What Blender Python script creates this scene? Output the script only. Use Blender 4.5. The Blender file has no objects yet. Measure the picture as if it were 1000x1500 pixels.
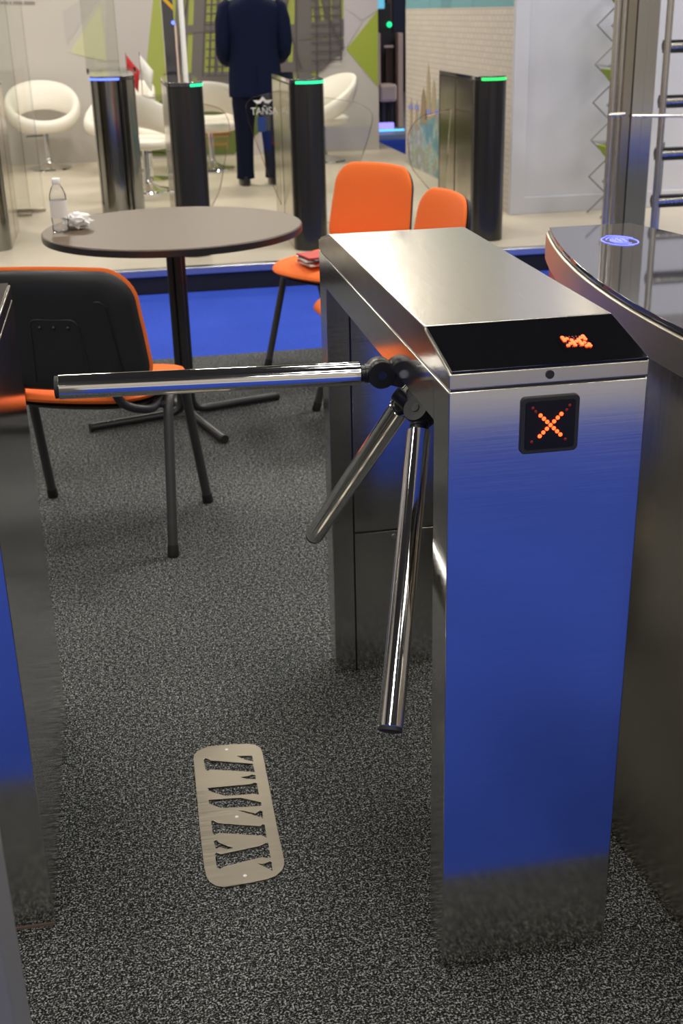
import bpy, bmesh, math, random
from mathutils import Vector, Matrix
random.seed(7)
S = bpy.context.scene
C = S.collection
PI = math.pi

# ------------------------------------------------------------------ camera
F, PSI, PIT, ROLL, HC = 1748.28, 0.1731, 0.39862, -0.024535, 1.4596
_cy, _sy, _cp, _sp = math.cos(PSI), math.sin(PSI), math.cos(PIT), math.sin(PIT)
FWD = Vector((_sy * _cp, _cy * _cp, -_sp)); _r = Vector((_cy, -_sy, 0)); _u = _r.cross(FWD)
RGT = _r * math.cos(ROLL) + _u * math.sin(ROLL); UPV = -_r * math.sin(ROLL) + _u * math.cos(ROLL)
CAM = Vector((0, 0, HC))
cd = bpy.data.cameras.new('camera'); cam = bpy.data.objects.new('camera', cd); C.objects.link(cam)
cam.matrix_world = Matrix(((RGT.x, UPV.x, -FWD.x, 0), (RGT.y, UPV.y, -FWD.y, 0), (RGT.z, UPV.z, -FWD.z, HC), (0, 0, 0, 1)))
cd.sensor_fit = 'VERTICAL'; cd.sensor_height = 23.5; cd.lens = F * 23.5 / 1500
cd.clip_start = 0.05; cd.clip_end = 200
cd.dof.use_dof = True; cd.dof.focus_distance = 1.85; cd.dof.aperture_fstop = 6.0
S.camera = cam

# ------------------------------------------------------------------ light
W = bpy.data.worlds.new('World'); S.world = W; W.use_nodes = True
W.node_tree.nodes['Background'].inputs[0].default_value = (1.0, 0.96, 0.90, 1)
W.node_tree.nodes['Background'].inputs[1].default_value = 0.10
S.view_settings.view_transform = 'Standard'; S.view_settings.look = 'None'
S.view_settings.exposure = 0.0; S.view_settings.gamma = 1.0; S.view_settings.use_curve_mapping = False
def lamp(name, loc, to, sx, sy, power, col=(1, .955, .88)):
    d = bpy.data.lights.new(name, 'AREA'); d.shape = 'RECTANGLE'; d.size = sx; d.size_y = sy
    d.energy = power; d.color = col
    o = bpy.data.objects.new(name, d); C.objects.link(o); o.location = loc
    o.rotation_euler = (Vector(to) - Vector(loc)).to_track_quat('-Z', 'Y').to_euler()
    return o
for y, pw in ((-6.5, 90), (-2.4, 66), (2.2, 48), (5.6, 108)):
    for x in (-4.6, -1.4, 1.8, 5.0, 9.0):
        lamp('hall_lamp', (x, y, 6.2), (x, y, 0), 1.1, .8, pw)
for x in (-4.0, -2.2, -.4, 1.0, 2.2):
    lamp('booth_lamp', (x, 11.2, 3.75), (x, 8.6, 0), .55, .3, 46, (1, .93, .82))
for x, y in ((3.6, 5.6), (6.0, 6.4), (5.5, 13.5), (9.0, 15.5)):
    lamp('booth_lamp', (x, y, 4.8), (x, y + .5, 0), .7, .5, 70, (.96, .97, 1))

# ------------------------------------------------------------------ pixel helpers (photo 1000x1500)
def ray(px, py): return FWD * F + RGT * (px - 500) + UPV * (750 - py)
def pz(px, py, z=0.0): d = ray(px, py); return CAM + d * ((z - HC) / d.z)
def pY(px, py, Y): d = ray(px, py); return CAM + d * (Y / d.y)
def pX(px, py, X): d = ray(px, py); return CAM + d * (X / d.x)

# ------------------------------------------------------------------ materials
M = {}
def mat(name, col, rough=.5, metal=0., **k):
    m = bpy.data.materials.new(name); m.use_nodes = True
    b = m.node_tree.nodes['Principled BSDF']
    b.inputs['Base Color'].default_value = (*col, 1); b.inputs['Roughness'].default_value = rough
    b.inputs['Metallic'].default_value = metal
    for kk, v in k.items(): b.inputs[kk.replace('_', ' ')].default_value = v
    M[name] = m; return m, m.node_tree, b
def N(t, typ, **k):
    n = t.nodes.new(typ)
    for a, v in k.items(): setattr(n, a, v)
    return n
def coords(t, scale, rot=(0, 0, 0), kind='Object'):
    tc = N(t, 'ShaderNodeTexCoord'); mp = N(t, 'ShaderNodeMapping')
    mp.inputs['Scale'].default_value = scale; mp.inputs['Rotation'].default_value = rot
    t.links.new(tc.outputs[kind], mp.inputs[0]); return mp.outputs[0]
def noise(t, vec, scale, detail=3, rough=.6):
    n = N(t, 'ShaderNodeTexNoise'); n.inputs['Scale'].default_value = scale
    n.inputs['Detail'].default_value = detail; n.inputs['Roughness'].default_value = rough
    t.links.new(vec, n.inputs['Vector']); return n
def ramp(t, fac, stops):
    r = N(t, 'ShaderNodeValToRGB'); e = r.color_ramp.elements
    while len(e) < len(stops): e.new(.5)
    for i, (p, c) in enumerate(stops): e[i].position = p; e[i].color = (*c, 1) if len(c) == 3 else c
    t.links.new(fac, r.inputs[0]); return r
def bump(t, b, h, strength, dist=.001):
    n = N(t, 'ShaderNodeBump'); n.inputs['Strength'].default_value = strength; n.inputs['Distance'].default_value = dist
    t.links.new(h, n.inputs['Height']); t.links.new(n.outputs[0], b.inputs['Normal'])
def steel(name, col, rough, streak, var=.06, bs=.05):
    m, t, b = mat(name, col, rough, 1.0)
    v = coords(t, streak); n = noise(t, v, 1.0, 4, .65)
    r = ramp(t, n.outputs[0], [(.3, (rough - var,) * 3), (.7, (rough + var,) * 3)])
    t.links.new(r.outputs[0], b.inputs['Roughness'])
    c = ramp(t, n.outputs[0], [(.25, tuple(x * .93 for x in col)), (.75, tuple(min(1, x * 1.05) for x in col))])
    t.links.new(c.outputs[0], b.inputs['Base Color'])
    bump(t, b, n.outputs[0], bs, .0006)
    return m
steel('steel_h', (.60, .585, .555), .13, (6, 6, 900), .04, .012)          # grain runs horizontally on upright faces
steel('steel_y', (.51, .485, .43), .22, (700, 5, 5), .04, .012)
steel('steel_rim', (.64, .60, .50), .33, (40, 40, 700), .04, .01)        # grain runs along the lid
steel('steel_v', (.54, .49, .41), .20, (300, 300, 4), .05, .015)
steel('steel_gate', (.50, .455, .38), .16, (300, 300, 2), .05, .01)
steel('steel_tube', (.68, .65, .59), .25, (300, 300, 3), .05, .01)
steel('steel_plate', (.40, .36, .285), .34, (5, 300, 5), bs=.015)
mat('chrome', (.80, .79, .77), .06, 1.0)
mat('chrome_dark', (.30, .30, .29), .10, 1.0)
mat('black_mirror', (.035, .034, .04), .10, 0.0, Specular_IOR_Level=.9, Coat_Weight=1.0, Coat_Roughness=.06)
mat('black_glass', (.004, .004, .005), .035, 0.0, IOR=1.5)
mat('top_glass', (.035, .035, .045), .03, 0.0, IOR=2.0)
mat('black_plastic', (.012, .012, .013), .45)
mat('hub_black', (.008, .008, .009), .32)
mat('black_metal', (.014, .014, .016), .38)
mat('leg_grey', (.035, .035, .037), .40)
mat('rubber', (.01, .01, .01), .6)
mat('screw', (.5, .48, .44), .3, 1.0)
mat('white_leather', (.80, .76, .67), .45)
mat('white_plastic', (.80, .80, .79), .4)
mat('white_paint', (.80, .78, .74), .6)
mat('paper_white', (.78, .76, .72), .7)
mat('paper_red', (.50, .04, .03), .6)
mat('paper_dark', (.05, .05, .06), .5)
mat('red_cloth', (.45, .015, .02), .8)
mat('yellow', (.75, .42, .02), .5)
mat('lime', (.30, .42, .02), .6)
mat('lime_print', (.33, .40, .045), .6)
mat('pale_lime_print', (.56, .56, .36), .6)
mat('grey_print', (.50, .46, .48), .6)
mat('lilac_print', (.47, .44, .43), .6)
mat('mural_green', (.33, .37, .08), .6)
mat('mural_dark', (.085, .073, .075), .6)
mat('mural_mid', (.135, .118, .115), .6)
mat('mural_olive', (.115, .15, .03), .6)
mat('teal_print', (.16, .36, .42), .5)
mat('teal_print_dark', (.13, .29, .34), .5)
mat('skin', (.50, .26, .17), .5)
mat('hair', (.05, .03, .02), .6)
mat('shirt', (.6, .62, .68), .7)
mat('shoe', (.012, .01, .01), .3)
mat('navy_trouser', (.0035, .0055, .018), .8)
mat('pinkish', (.80, .60, .50), .5)
mat('dark_stuff', (.03, .025, .028), .6)
mat('brownish', (.10, .065, .05), .6)
mat('deep_navy', (.01, .015, .05), .6)
mat('tan_print', (.36, .29, .19), .7)
mat('tan_dark_print', (.25, .19, .12), .7)
mat('blue_mark_print', (.22, .25, .62), .6)
mat('blue_reflection', (.02, .06, .25), .5)  # flat colour for the reflection painted on the glass wing
mat('text_dark', (.25, .23, .22), .7)
mat('trim_alu', (.60, .60, .62), .28, 1.0)
mat('riser_black', (.012, .012, .014), .5)
mat('ceiling_dark', (.05, .05, .05), .9)
mat('rod_grey', (.20, .19, .18), .5)
mat('post_grey', (.15, .148, .135), .5, 0.)
mat('gate_front', (.022, .021, .020), .16, 0.0, Specular_IOR_Level=.42)
mat('screen_black', (.004, .004, .006), .35, 0.0, Specular_IOR_Level=.25)
def emit(name, col, s):
    m, t, b = mat(name, col, .5); b.inputs['Emission Color'].default_value = (*col, 1); b.inputs['Emission Strength'].default_value = s
    return m
emit('led_red', (1, .055, .010), 6.0); emit('led_core', (1, .30, .05), 9.0); emit('led_dim', (.16, .004, .002), .25)
emit('led_green', (.02, .80, .28), 1.5); emit('led_green2', (.03, .85, .14), 1.5); emit('led_blue', (.10, .16, 1), 2.6); emit('led_cyan', (.08, .5, 1), 2.0)
emit('led_violet', (.35, .3, 1), 1.2); emit('blue_glow', (.14, .16, 1), 1.6); emit('screen_teal', (.15, .55, .75), .7)
# glass: thin panes, transparent with fresnel reflection
def pane_glass(name, tint, gl=.08, fres=1.45):
    m = bpy.data.materials.new(name); m.use_nodes = True; t = m.node_tree
    for n in list(t.nodes): t.nodes.remove(n)
    o = N(t, 'ShaderNodeOutputMaterial'); mx = N(t, 'ShaderNodeMixShader'); tr = N(t, 'ShaderNodeBsdfTransparent'); g = N(t, 'ShaderNodeBsdfGlossy')
    tr.inputs[0].default_value = (*tint, 1); g.inputs[1].default_value = .02
    f = N(t, 'ShaderNodeFresnel'); f.inputs[0].default_value = fres
    a = N(t, 'ShaderNodeMath', operation='MULTIPLY_ADD'); a.inputs[1].default_value = 1.0; a.inputs[2].default_value = gl * .3
    t.links.new(f.outputs[0], a.inputs[0]); t.links.new(a.outputs[0], mx.inputs[0])
    t.links.new(tr.outputs[0], mx.inputs[1]); t.links.new(g.outputs[0], mx.inputs[2]); t.links.new(mx.outputs[0], o.inputs[0])
    M[name] = m
pane_glass('pane', (.97, .975, .965)); pane_glass('pane_milky', (.93, .94, .91), .2); pane_glass('pane_edge', (.93, .94, .92), .35, 1.1)
pane_glass('pane_edge_red', (.93, .82, .79), .3, 1.1); pane_glass('bottle_clear', (.95, .96, .97), .25, 1.12)
# carpets
def carpet(name, stops, scale, bs=.6):
    m, t, b = mat(name, (.1, .1, .1), .95); b.inputs['Specular IOR Level'].default_value = .1
    v = coords(t, (1, 1, 1)); n = noise(t, v, scale, 2, .7); n2 = noise(t, v, scale * .37, 2, .5)
    big = noise(t, v, 1.6, 2, .5)
    a = N(t, 'ShaderNodeMath', operation='MULTIPLY_ADD'); a.inputs[1].default_value = .22
    t.links.new(n2.outputs[0], a.inputs[0]); 
    s = N(t, 'ShaderNodeMath', operation='MULTIPLY'); s.inputs[1].default_value = .78
    t.links.new(n.outputs[0], s.inputs[0]); t.links.new(s.outputs[0], a.inputs[2])
    r = ramp(t, a.outputs[0], stops)
    mul = N(t, 'ShaderNodeMix', data_type='RGBA', blend_type='MULTIPLY'); mul.inputs[0].default_value = 1.0
    rr = ramp(t, big.outputs[0], [(.3, (.88,) * 3), (.7, (1.08,) * 3)])
    t.links.new(r.outputs[0], mul.inputs[6]); t.links.new(rr.outputs[0], mul.inputs[7])
    t.links.new(mul.outputs[2], b.inputs['Base Color']); bump(t, b, a.outputs[0], bs, .004)
carpet('carpet_grey', [(.40, (.005, .005, .006)), (.48, (.018, .019, .019)), (.535, (.085, .088, .086)), (.62, (.40, .41, .40))], 270)
carpet('carpet_blue', [(.3, (.022, .055, .36)), (.7, (.042, .09, .52))], 200, .2)
def surface(name, c1, c2, rough, sc, det=4, bs=0):
    m, t, b = mat(name, c1, rough); v = coords(t, (1, 1, 1)); n = noise(t, v, sc, det)
    r = ramp(t, n.outputs[0], [(.3, c1), (.7, c2)]); t.links.new(r.outputs[0], b.inputs['Base Color'])
    if bs: bump(t, b, n.outputs[0], bs)
surface('platform_floor', (.52, .46, .36), (.57, .51, .40), .35, 2.2)
surface('aisle_floor', (.42, .41, .40), (.46, .45, .44), .45, 2.0)
surface('wall_cream', (.50, .47, .43), (.54, .51, .47), .7, .8)
surface('wall_white', (.49, .49, .535), (.52, .52, .565), .7, .7)
surface('orange', (.86, .155, .022), (.93, .19, .03), .85, 350, 2, .25)
surface('table_top', (.098, .066, .040), (.112, .076, .047), .45, 120)
M['table_top'].node_tree.nodes['Principled BSDF'].inputs['Specular IOR Level'].default_value = .3
surface('suit', (.0035, .007, .026), (.005, .009, .034), .8, 60)
M['suit'].node_tree.nodes['Principled BSDF'].inputs['Specular IOR Level'].default_value = .12
M['navy_trouser'].node_tree.nodes['Principled BSDF'].inputs['Specular IOR Level'].default_value = .12
surface('tissue', (.72, .71, .69), (.85, .84, .82), .8, 30, 4, .4)
m, t, b = mat('brick_print', (.6, .5, .4), .7)
v = coords(t, (1, 1, 1), (0, 0, 0), 'UV'); br = N(t, 'ShaderNodeTexBrick')
for k, vv in (('Color1', (.56, .51, .46, 1)), ('Color2', (.52, .47, .42, 1)), ('Mortar', (.44, .40, .36, 1)), ('Scale', 1.0), ('Mortar Size', .006), ('Brick Width', .095), ('Row Height', .040), ('Mortar Smooth', .4)):
    br.inputs[k].default_value = vv
t.links.new(v, br.inputs['Vector']); t.links.new(br.outputs[0], b.inputs['Base Color'])
m, t, b = mat('earth_print', (.2, .35, .38), .6)
v = coords(t, (1, 1, 1)); n = noise(t, v, 3.2, 6, .65)
r = ramp(t, n.outputs[0], [(.36, (.11, .25, .28)), (.47, (.16, .33, .37)), (.52, (.40, .46, .44)), (.56, (.28, .31, .19)), (.61, (.33, .33, .42)), (.66, (.58, .58, .56))])
t.links.new(r.outputs[0], b.inputs['Base Color'])

# ------------------------------------------------------------------ mesh helpers
def link(name, me, m, parent=None, smooth=False):
    o = bpy.data.objects.new(name, me); C.objects.link(o)
    if m is not None:
        me.materials.clear(); me.materials.append(M[m] if isinstance(m, str) else m)
    if parent is not None: o.parent = parent
    if smooth:
        for p in me.polygons: p.use_smooth = True
        try: me.set_sharp_from_angle(angle=math.radians(smooth if smooth is not True else 40))
        except Exception: pass
    return o
def obj(name, bm, m, parent=None, smooth=False, bevel=0, seg=2):
    bmesh.ops.recalc_face_normals(bm, faces=bm.faces)
    me = bpy.data.meshes.new(name); bm.to_mesh(me); bm.free()
    o = link(name, me, m, parent, smooth)
    if bevel:
        md = o.modifiers.new('bevel', 'BEVEL'); md.width = bevel; md.segments = seg; md.limit_method = 'ANGLE'; md.angle_limit = math.radians(35)
        for p in me.polygons: p.use_smooth = True
        md.harden_normals = True
    return o
def tag(o, label, cat, group=None):
    o['label'] = label; o['category'] = cat
    if group: o['group'] = group
    return o
def thing(name, label, cat, loc=(0, 0, 0), rz=0, group=None):
    o = bpy.data.objects.new(name, None); C.objects.link(o); o.location = loc; o.rotation_euler = (0, 0, rz)
    o.empty_display_size = .1
    return tag(o, label, cat, group)
def struct(o): o['kind'] = 'structure'; return o
def box(bm, x0, x1, y0, y1, z0, z1):
    v = [bm.verts.new(p) for p in ((x0, y0, z0), (x1, y0, z0), (x1, y1, z0), (x0, y1, z0), (x0, y0, z1), (x1, y0, z1), (x1, y1, z1), (x0, y1, z1))]
    for f in ((0, 3, 2, 1), (4, 5, 6, 7), (0, 1, 5, 4), (1, 2, 6, 5), (2, 3, 7, 6), (3, 0, 4, 7)): bm.faces.new([v[i] for i in f])
    return bm
def nb(): return bmesh.new()
def bx(*a): return box(nb(), *a)
def prism(bm, pts, d):
    """closed polygon (3D points) pushed along vector d"""
    d = Vector(d); a = [bm.verts.new(Vector(p)) for p in pts]; b2 = [bm.verts.new(Vector(p) + d) for p in pts]
    bm.faces.new(a); bm.faces.new(b2[::-1]); n = len(a)
    for i in range(n): bm.faces.new((a[i], b2[i], b2[(i + 1) % n], a[(i + 1) % n]))
    return bm
def frame_of(d):
    d = Vector(d).normalized(); a = Vector((0, 0, 1)) if abs(d.z) < .9 else Vector((1, 0, 0))
    x = a.cross(d).normalized(); return x, d.cross(x)
def loft(bm, rings, cap=True):
    vs = [[bm.verts.new(p) for p in r] for r in rings]
    for a, b2 in zip(vs, vs[1:]):
        n = len(a)
        for i in range(n): bm.faces.new((a[i], a[(i + 1) % n], b2[(i + 1) % n], b2[i]))
    if cap: bm.faces.new(vs[0][::-1]); bm.faces.new(vs[-1])
    return bm
def tube(bm, pts, rad, n=12, sx=1., sy=1., cap=True):
    pts = [Vector(p) for p in pts]; R = rad if isinstance(rad, (list, tuple)) else [rad] * len(pts)
    rings = []; px = None
    for i, p in enumerate(pts):
        d = (pts[min(i + 1, len(pts) - 1)] - pts[max(i - 1, 0)]).normalized()
        if px is None: px, _ = frame_of(d)
        px = (px - d * px.dot(d)).normalized(); py = d.cross(px)
        rings.append([p + (px * math.cos(2 * PI * k / n) * sx + py * math.sin(2 * PI * k / n) * sy) * R[i] for k in range(n)])
    return loft(bm, rings, cap)
def lathe(bm, prof, n=32, cap=True, off=(0, 0, 0)):
    o = Vector(off)
    return loft(bm, [[o + Vector((r * math.cos(2 * PI * k / n), r * math.sin(2 * PI * k / n), z)) for k in range(n)] for r, z in prof], cap)
def bez(p0, p1, p2, n=8):
    p0, p1, p2 = map(Vector, (p0, p1, p2))
    return [p0 * (1 - t) ** 2 + p1 * 2 * t * (1 - t) + p2 * t * t for t in [i / n for i in range(n + 1)]]
def fillet(pts, r, n=5):
    pts = [Vector(p) for p in pts]; out = [pts[0]]
    for a, b2, c in zip(pts, pts[1:], pts[2:]):
        d1 = (a - b2); d2 = (c - b2); k = min(r, d1.length * .48, d2.length * .48)
        out += bez(b2 + d1.normalized() * k, b2, b2 + d2.normalized() * k, n)
    return out + [pts[-1]]
def cushion(bm, a, b2, n, tf, tb, fn, seg=40, k=5., rr=0.):
    """closed superellipse pad; fn(x, v, t) -> 3D"""
    rl = None
    if rr:
        rl = rrect(2 * a, 2 * b2, rr, 8); L_ = []
        for p_, q_ in zip(rl, rl[1:] + rl[:1]):
            m2 = max(1, int(math.hypot(q_[0] - p_[0], q_[1] - p_[1]) / .04)); L_ += [(p_[0] + (q_[0] - p_[0]) * u / m2, p_[1] + (q_[1] - p_[1]) * u / m2) for u in range(m2)]
        rl = L_; seg = len(rl)
    def pt(r, th):
        if rl: p_ = rl[int(round(th / (2 * PI) * seg)) % seg]; return (p_[0] * r, p_[1] * r)
        c, s = math.cos(th), math.sin(th)
        return (a * math.copysign(abs(c) ** (2 / n), c) * r, b2 * math.copysign(abs(s) ** (2 / n), s) * r)
    rs = [.25, .5, .72, .86, .94, .98, 1.0]
    def side(sgn, t):
        rings = []
        for r in rs[:-1]:
            h = sgn * t * max(0, 1 - r ** k) ** .5
            rings.append([bm.verts.new(fn(*pt(r, 2 * PI * i / seg), h)) for i in range(seg)])
        c = bm.verts.new(fn(0, 0, sgn * t)); return c, rings
    edge = [bm.verts.new(fn(*pt(1, 2 * PI * i / seg), 0)) for i in range(seg)]
    for sgn, t in ((1, tf), (-1, tb)):
        c, rings = side(sgn, t); rings.append(edge)
        for i in range(seg): bm.faces.new((c, rings[0][i], rings[0][(i + 1) % seg]))
        for A, B in zip(rings, rings[1:]):
            for i in range(seg): bm.faces.new((A[i], B[i], B[(i + 1) % seg], A[(i + 1) % seg]))
    return bm
def stadium(x0, x1, y0, y1, n=10):
    """closed outline, round at both y ends"""
    r = (x1 - x0) / 2; cx = (x0 + x1) / 2
    f = [(cx - r * math.cos(PI * i / n), y0 + r - r * math.sin(PI * i / n)) for i in range(n + 1)]
    g = [(cx + r * math.cos(PI * i / n), y1 - r + r * math.sin(PI * i / n)) for i in range(n + 1)]
    return f, g
def rrect(w, h, r, n=6):
    out = []
    for cx, cy, a0 in ((w / 2 - r, h / 2 - r, 0), (-w / 2 + r, h / 2 - r, 90), (-w / 2 + r, -h / 2 + r, 180), (w / 2 - r, -h / 2 + r, 270)):
        out += [(cx + r * math.cos(math.radians(a0 + 90 * i / n)), cy + r * math.sin(math.radians(a0 + 90 * i / n))) for i in range(n + 1)]
    return out
def curve_mesh(splines, extrude, bev=0.):
    cu = bpy.data.curves.new('c', 'CURVE'); cu.dimensions = '2D'; cu.fill_mode = 'BOTH'; cu.extrude = extrude; cu.bevel_depth = bev
    for s in splines:
        sp = cu.splines.new('POLY'); sp.points.add(len(s) - 1); sp.use_cyclic_u = True
        for i, (x, y) in enumerate(s): sp.points[i].co = (x, y, 0, 1)
    o = bpy.data.objects.new('c', cu); C.objects.link(o)
    me = bpy.data.meshes.new_from_object(o.evaluated_get(bpy.context.evaluated_depsgraph_get()))
    bpy.data.objects.remove(o); return me
def text_mesh(s, size, extrude=.0008, **k):
    cu = bpy.data.curves.new('t', 'FONT'); cu.body = s; cu.size = size; cu.extrude = extrude; cu.align_x = 'CENTER'; cu.align_y = 'CENTER'
    for a, v in k.items(): setattr(cu, a, v)
    o = bpy.data.objects.new('t', cu); C.objects.link(o)
    me = bpy.data.meshes.new_from_object(o.evaluated_get(bpy.context.evaluated_depsgraph_get()))
    bpy.data.objects.remove(o); return me
def copy_tree(o, parent=None):
    c = o.copy(); C.objects.link(c); c.parent = parent
    for ch in o.children: copy_tree(ch, c)
    return c

# ------------------------------------------------------------------ setting
PZ = .14
struct(obj('floor', bx(-8, 14, 1.25, 5.385, -.05, 0), 'carpet_grey'))
struct(obj('floor_grey_rear', bx(-8, -.12, 5.385, 6.9, -.05, 0), 'carpet_grey'))
struct(obj('floor_blue_rear', bx(-.12, 14, 5.385, 6.9, -.05, -.002), 'carpet_blue'))
struct(obj('floor_blue_front', bx(-8, 14, -1.3, 1.25, -.05, -.002), 'carpet_blue'))
struct(obj('floor_aisle', bx(-8, 14, -9, -1.3, -.05, .0), 'aisle_floor'))
struct(obj('floor_blue_beyond', bx(2.78, 14, 8.06, 14.62, -.05, -.002), 'carpet_blue'))
struct(obj('floor_beyond', bx(-8, 14, 14.62, 22, -.05, .06), 'aisle_floor'))
pf = struct(obj('platform', bx(-8, 14, 6.80, 8.06, .02, PZ), 'platform_floor'))
obj('platform_deck', bx(-8, 2.78, 8.06, 13.3, .02, PZ), 'platform_floor', pf)
obj('edge_trim', bx(-8, 14, 6.755, 6.82, PZ - .04, PZ + .003), 'trim_alu', pf, bevel=.006)
obj('riser', bx(-8, 14, 6.785, 6.83, 0, PZ - .015), 'riser_black', pf)
WB = 12.3
wb = struct(obj('wall_back', bx(-8, 2.63, WB, WB + .1, PZ, 4.2), 'wall_cream'))
wp = struct(obj('wall_side', bx(2.615, 2.72, 7.99, 11.06, PZ, 4.2), 'wall_cream'))
wr = struct(obj('wall_right', bx(2.615, 14, 7.98, 8.06, PZ, 4.2), 'wall_white'))
struct(obj('baseboard_right', bx(2.70, 14, 7.955, 7.98, PZ, PZ + .11), 'wall_white', bevel=.004))
struct(obj('trim_1', bx(2.60, 2.70, 7.94, 7.985, PZ, 4.2), 'wall_white', bevel=.004))
struct(obj('wall_left', bx(-8.1, -8, -9, 22, 0, 6.6), 'wall_cream'))
struct(obj('wall_right_hall', bx(14, 14.1, -9, 22, 0, 6.6), 'wall_cream'))
struct(obj('ceiling', bx(-8, 14, -9, 22, 6.6, 6.7), 'ceiling_dark'))
struct(obj('wall_front', bx(-8, 14, -9.1, -9, 0, 6.6), 'wall_cream'))
struct(obj('wall_far', bx(-8, 14, 22, 22.1, 0, 6.6), 'dark_stuff'))

# printed graphics on the back wall (flat print)
def print_back(name, polys, m, lift):
    bm = nb()
    for k_, poly in enumerate(polys):
        vs = [bm.verts.new((p.x, WB - lift - k_ * .0004, p.z)) for p in (pY(a, b2, WB) for a, b2 in poly)]
        bm.faces.new(vs)
    for f in bm.faces: 
        f.normal_update()
        if f.normal.y > 0: f.normal_flip()
    me = bpy.data.meshes.new(name); bm.to_mesh(me); bm.free()
    return link(name, me, m, wb)
print_back('mural_print', [[(236, -120), (503, -120), (503, 68), (420, 157), (342, 226), (200, 229), (215, 90)]], 'mural_green', .003)
print_back('mural_print', [[(236, 140), (436, 140), (420, 157), (342, 226), (200, 229)]], 'mural_olive', .006)
def slat(x0, y0, x1, y1, w0, w1=None):
    w1 = w1 or w0; return [(x0 - w0 / 2, y0), (x0 + w0 / 2, y0), (x1 + w1 / 2, y1), (x1 - w1 / 2, y1)]
print_back('mural_print', [slat(296, -60, 287, 150, 19, 17), slat(447, -60, 440, 120, 24, 26), slat(412, -60, 418, 110, 8), slat(345, -60, 343, 60, 18),
    slat(455, -60, 472, 95, 9), slat(472, -60, 483, 88, 9), slat(490, -60, 492, 82, 10), slat(262, -60, 254, 150, 4), slat(276, -60, 270, 150, 3),
    [(405, 38), (503, 28), (503, 52), (405, 62)], [(262, 38), (330, 34), (330, 44), (262, 50)], [(240, 108), (460, 100), (436, 140), (236, 142)],
    [(430, 60), (503, 56), (503, 72), (470, 104), (440, 104)], slat(268, -60, 262, 130, 7), slat(322, -60, 316, 110, 6), [(340, 95), (445, 90), (430, 150), (350, 150)]], 'mural_mid', .009)
bars = []
for x in (303, 312, 321, 331, 432, 462, 481, 497, 268): bars.append(slat(x, -60, x - 6 + (x > 400) * 8, 112 - (x > 470) * 24, 2.6))
for i, y in enumerate(range(-20, 112, 13)):
    bars.append([(301, y), (333, y - 1), (333, y + 1.5), (301, y + 2)])
    if y < 90: bars.append([(455, y + 4), (499, y + 2), (499, y + 4), (455, y + 6)])
bars.append(slat(285, -60, 250, 130, 3)); bars.append(slat(425, -30, 405, 100, 3)); bars.append(slat(400, -40, 440, 100, 3)); bars.append(slat(470, 0, 500, 70, 3))
print_back('mural_print', bars, 'mural_dark', .016)
print_back('triangle_print', [[(553, 15), (553, 127), (507, 72)]], 'lime_print', .007)
print_back('triangle_print', [[(503, -60), (553, -60), (553, 15), (530, 30), (503, 10)], [(503, 10), (530, 32), (507, 70), (503, 68)]], 'grey_print', .004)
print_back('triangle_print', [[(92, 17), (148, -20), (152, -10), (112, 45), (98, 66)]], 'lilac_print', .003)
print_back('triangle_print', [[(147, 8), (106, 70), (104, 78), (157, 90)]], 'pale_lime_print', .003)
print_back('grey_field_print', [[(152, -80), (238, -80), (216, 100), (201, 227), (162, 229), (157, 90)]], 'lilac_print', .002)
cap = []
x = 0
for w_ in (14, 5, 16, 18): cap.append([(x, 2), (x + w_ - 2, 2.3), (x + w_ - 2, 6.4), (x, 6)]); x += w_
print_back('caption_print', cap, 'text_dark', .004)
print_back('blue_strip_print', [[(196, 206), (237, 206), (237, 225), (196, 226)]], 'blue_mark_print', .005)

# printed panel on the side wall: brick, teal band, globe and spires
def print_side(name, polys, m, lift, uv=False):
    bm = nb(); lay = bm.loops.layers.uv.new('UVMap')
    for poly in polys:
        vs = [bm.verts.new((2.615 - lift, p.y, p.z)) for p in ((pX(a, b2, 2.615) if not isinstance(a, Vector) else a) for a, b2 in poly)]
        bm.faces.new(vs)
    for f in bm.faces:
        f.normal_update()
        if f.normal.x > 0: f.normal_flip()
        for l in f.loops: l[lay].uv = (l.vert.co.y, l.vert.co.z)
    me = bpy.data.meshes.new(name); bm.to_mesh(me); bm.free()
    return link(name, me, m, wp)
V = lambda y, z: (Vector((0, y, z)), 0)
print_side('brick_print', [[V(8.0, PZ), V(11.05, PZ), V(11.05, 1.45), V(8.0, 1.45)]], 'brick_print', .003)
print_side('teal_band_print', [[V(8.0, 1.45), V(11.05, 1.45), V(11.05, 2.2), V(8.0, 2.2)]], 'teal_print', .003)
print_side('teal_band_print', [[V(a, 1.45), V(a + w_, 1.45), V(a + w_, 2.2), V(a, 2.2)] for a, w_ in ((10.2, .02), (9.55, .3), (8.95, .02))], 'teal_print_dark', .004)
gl = []
for i in range(15):
    a = PI * i / 14 * .62; gl.append(V(9.35 + 1.65 * math.cos(a), PZ + .01 + .66 * math.sin(a)))
gl += [V(8.5, .74), V(8.5, PZ + .01)]
print_side('globe_print', [gl], 'earth_print', .005)
def spire(px, y0, y1, w, m):
    print_side('spire_print', [[(px, y0), (px + w * .25, y0 + (y1 - y0) * .25), (px + w / 2, y1), (px - w / 2, y1), (px - w * .25, y0 + (y1 - y0) * .25)]], m, .006)
for a in ((603, 142, 198, 5, 'tan_print'), (611, 146, 190, 6, 'tan_print'), (628, 92, 175, 8, 'tan_print'), (636, 115, 172, 9, 'tan_print'), (621, 128, 182, 11, 'tan_dark_print'), (647, 150, 172, 9, 'tan_dark_print')): spire(*a)
print_side('spire_light_print', [[(px - 3, y), (px + 3, y), (px + 3, y + 7), (px - 3, y + 7)] for px, y in ((602, 153), (611, 154), (629, 160), (641, 161))], 'blue_mark_print', .008)

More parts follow.
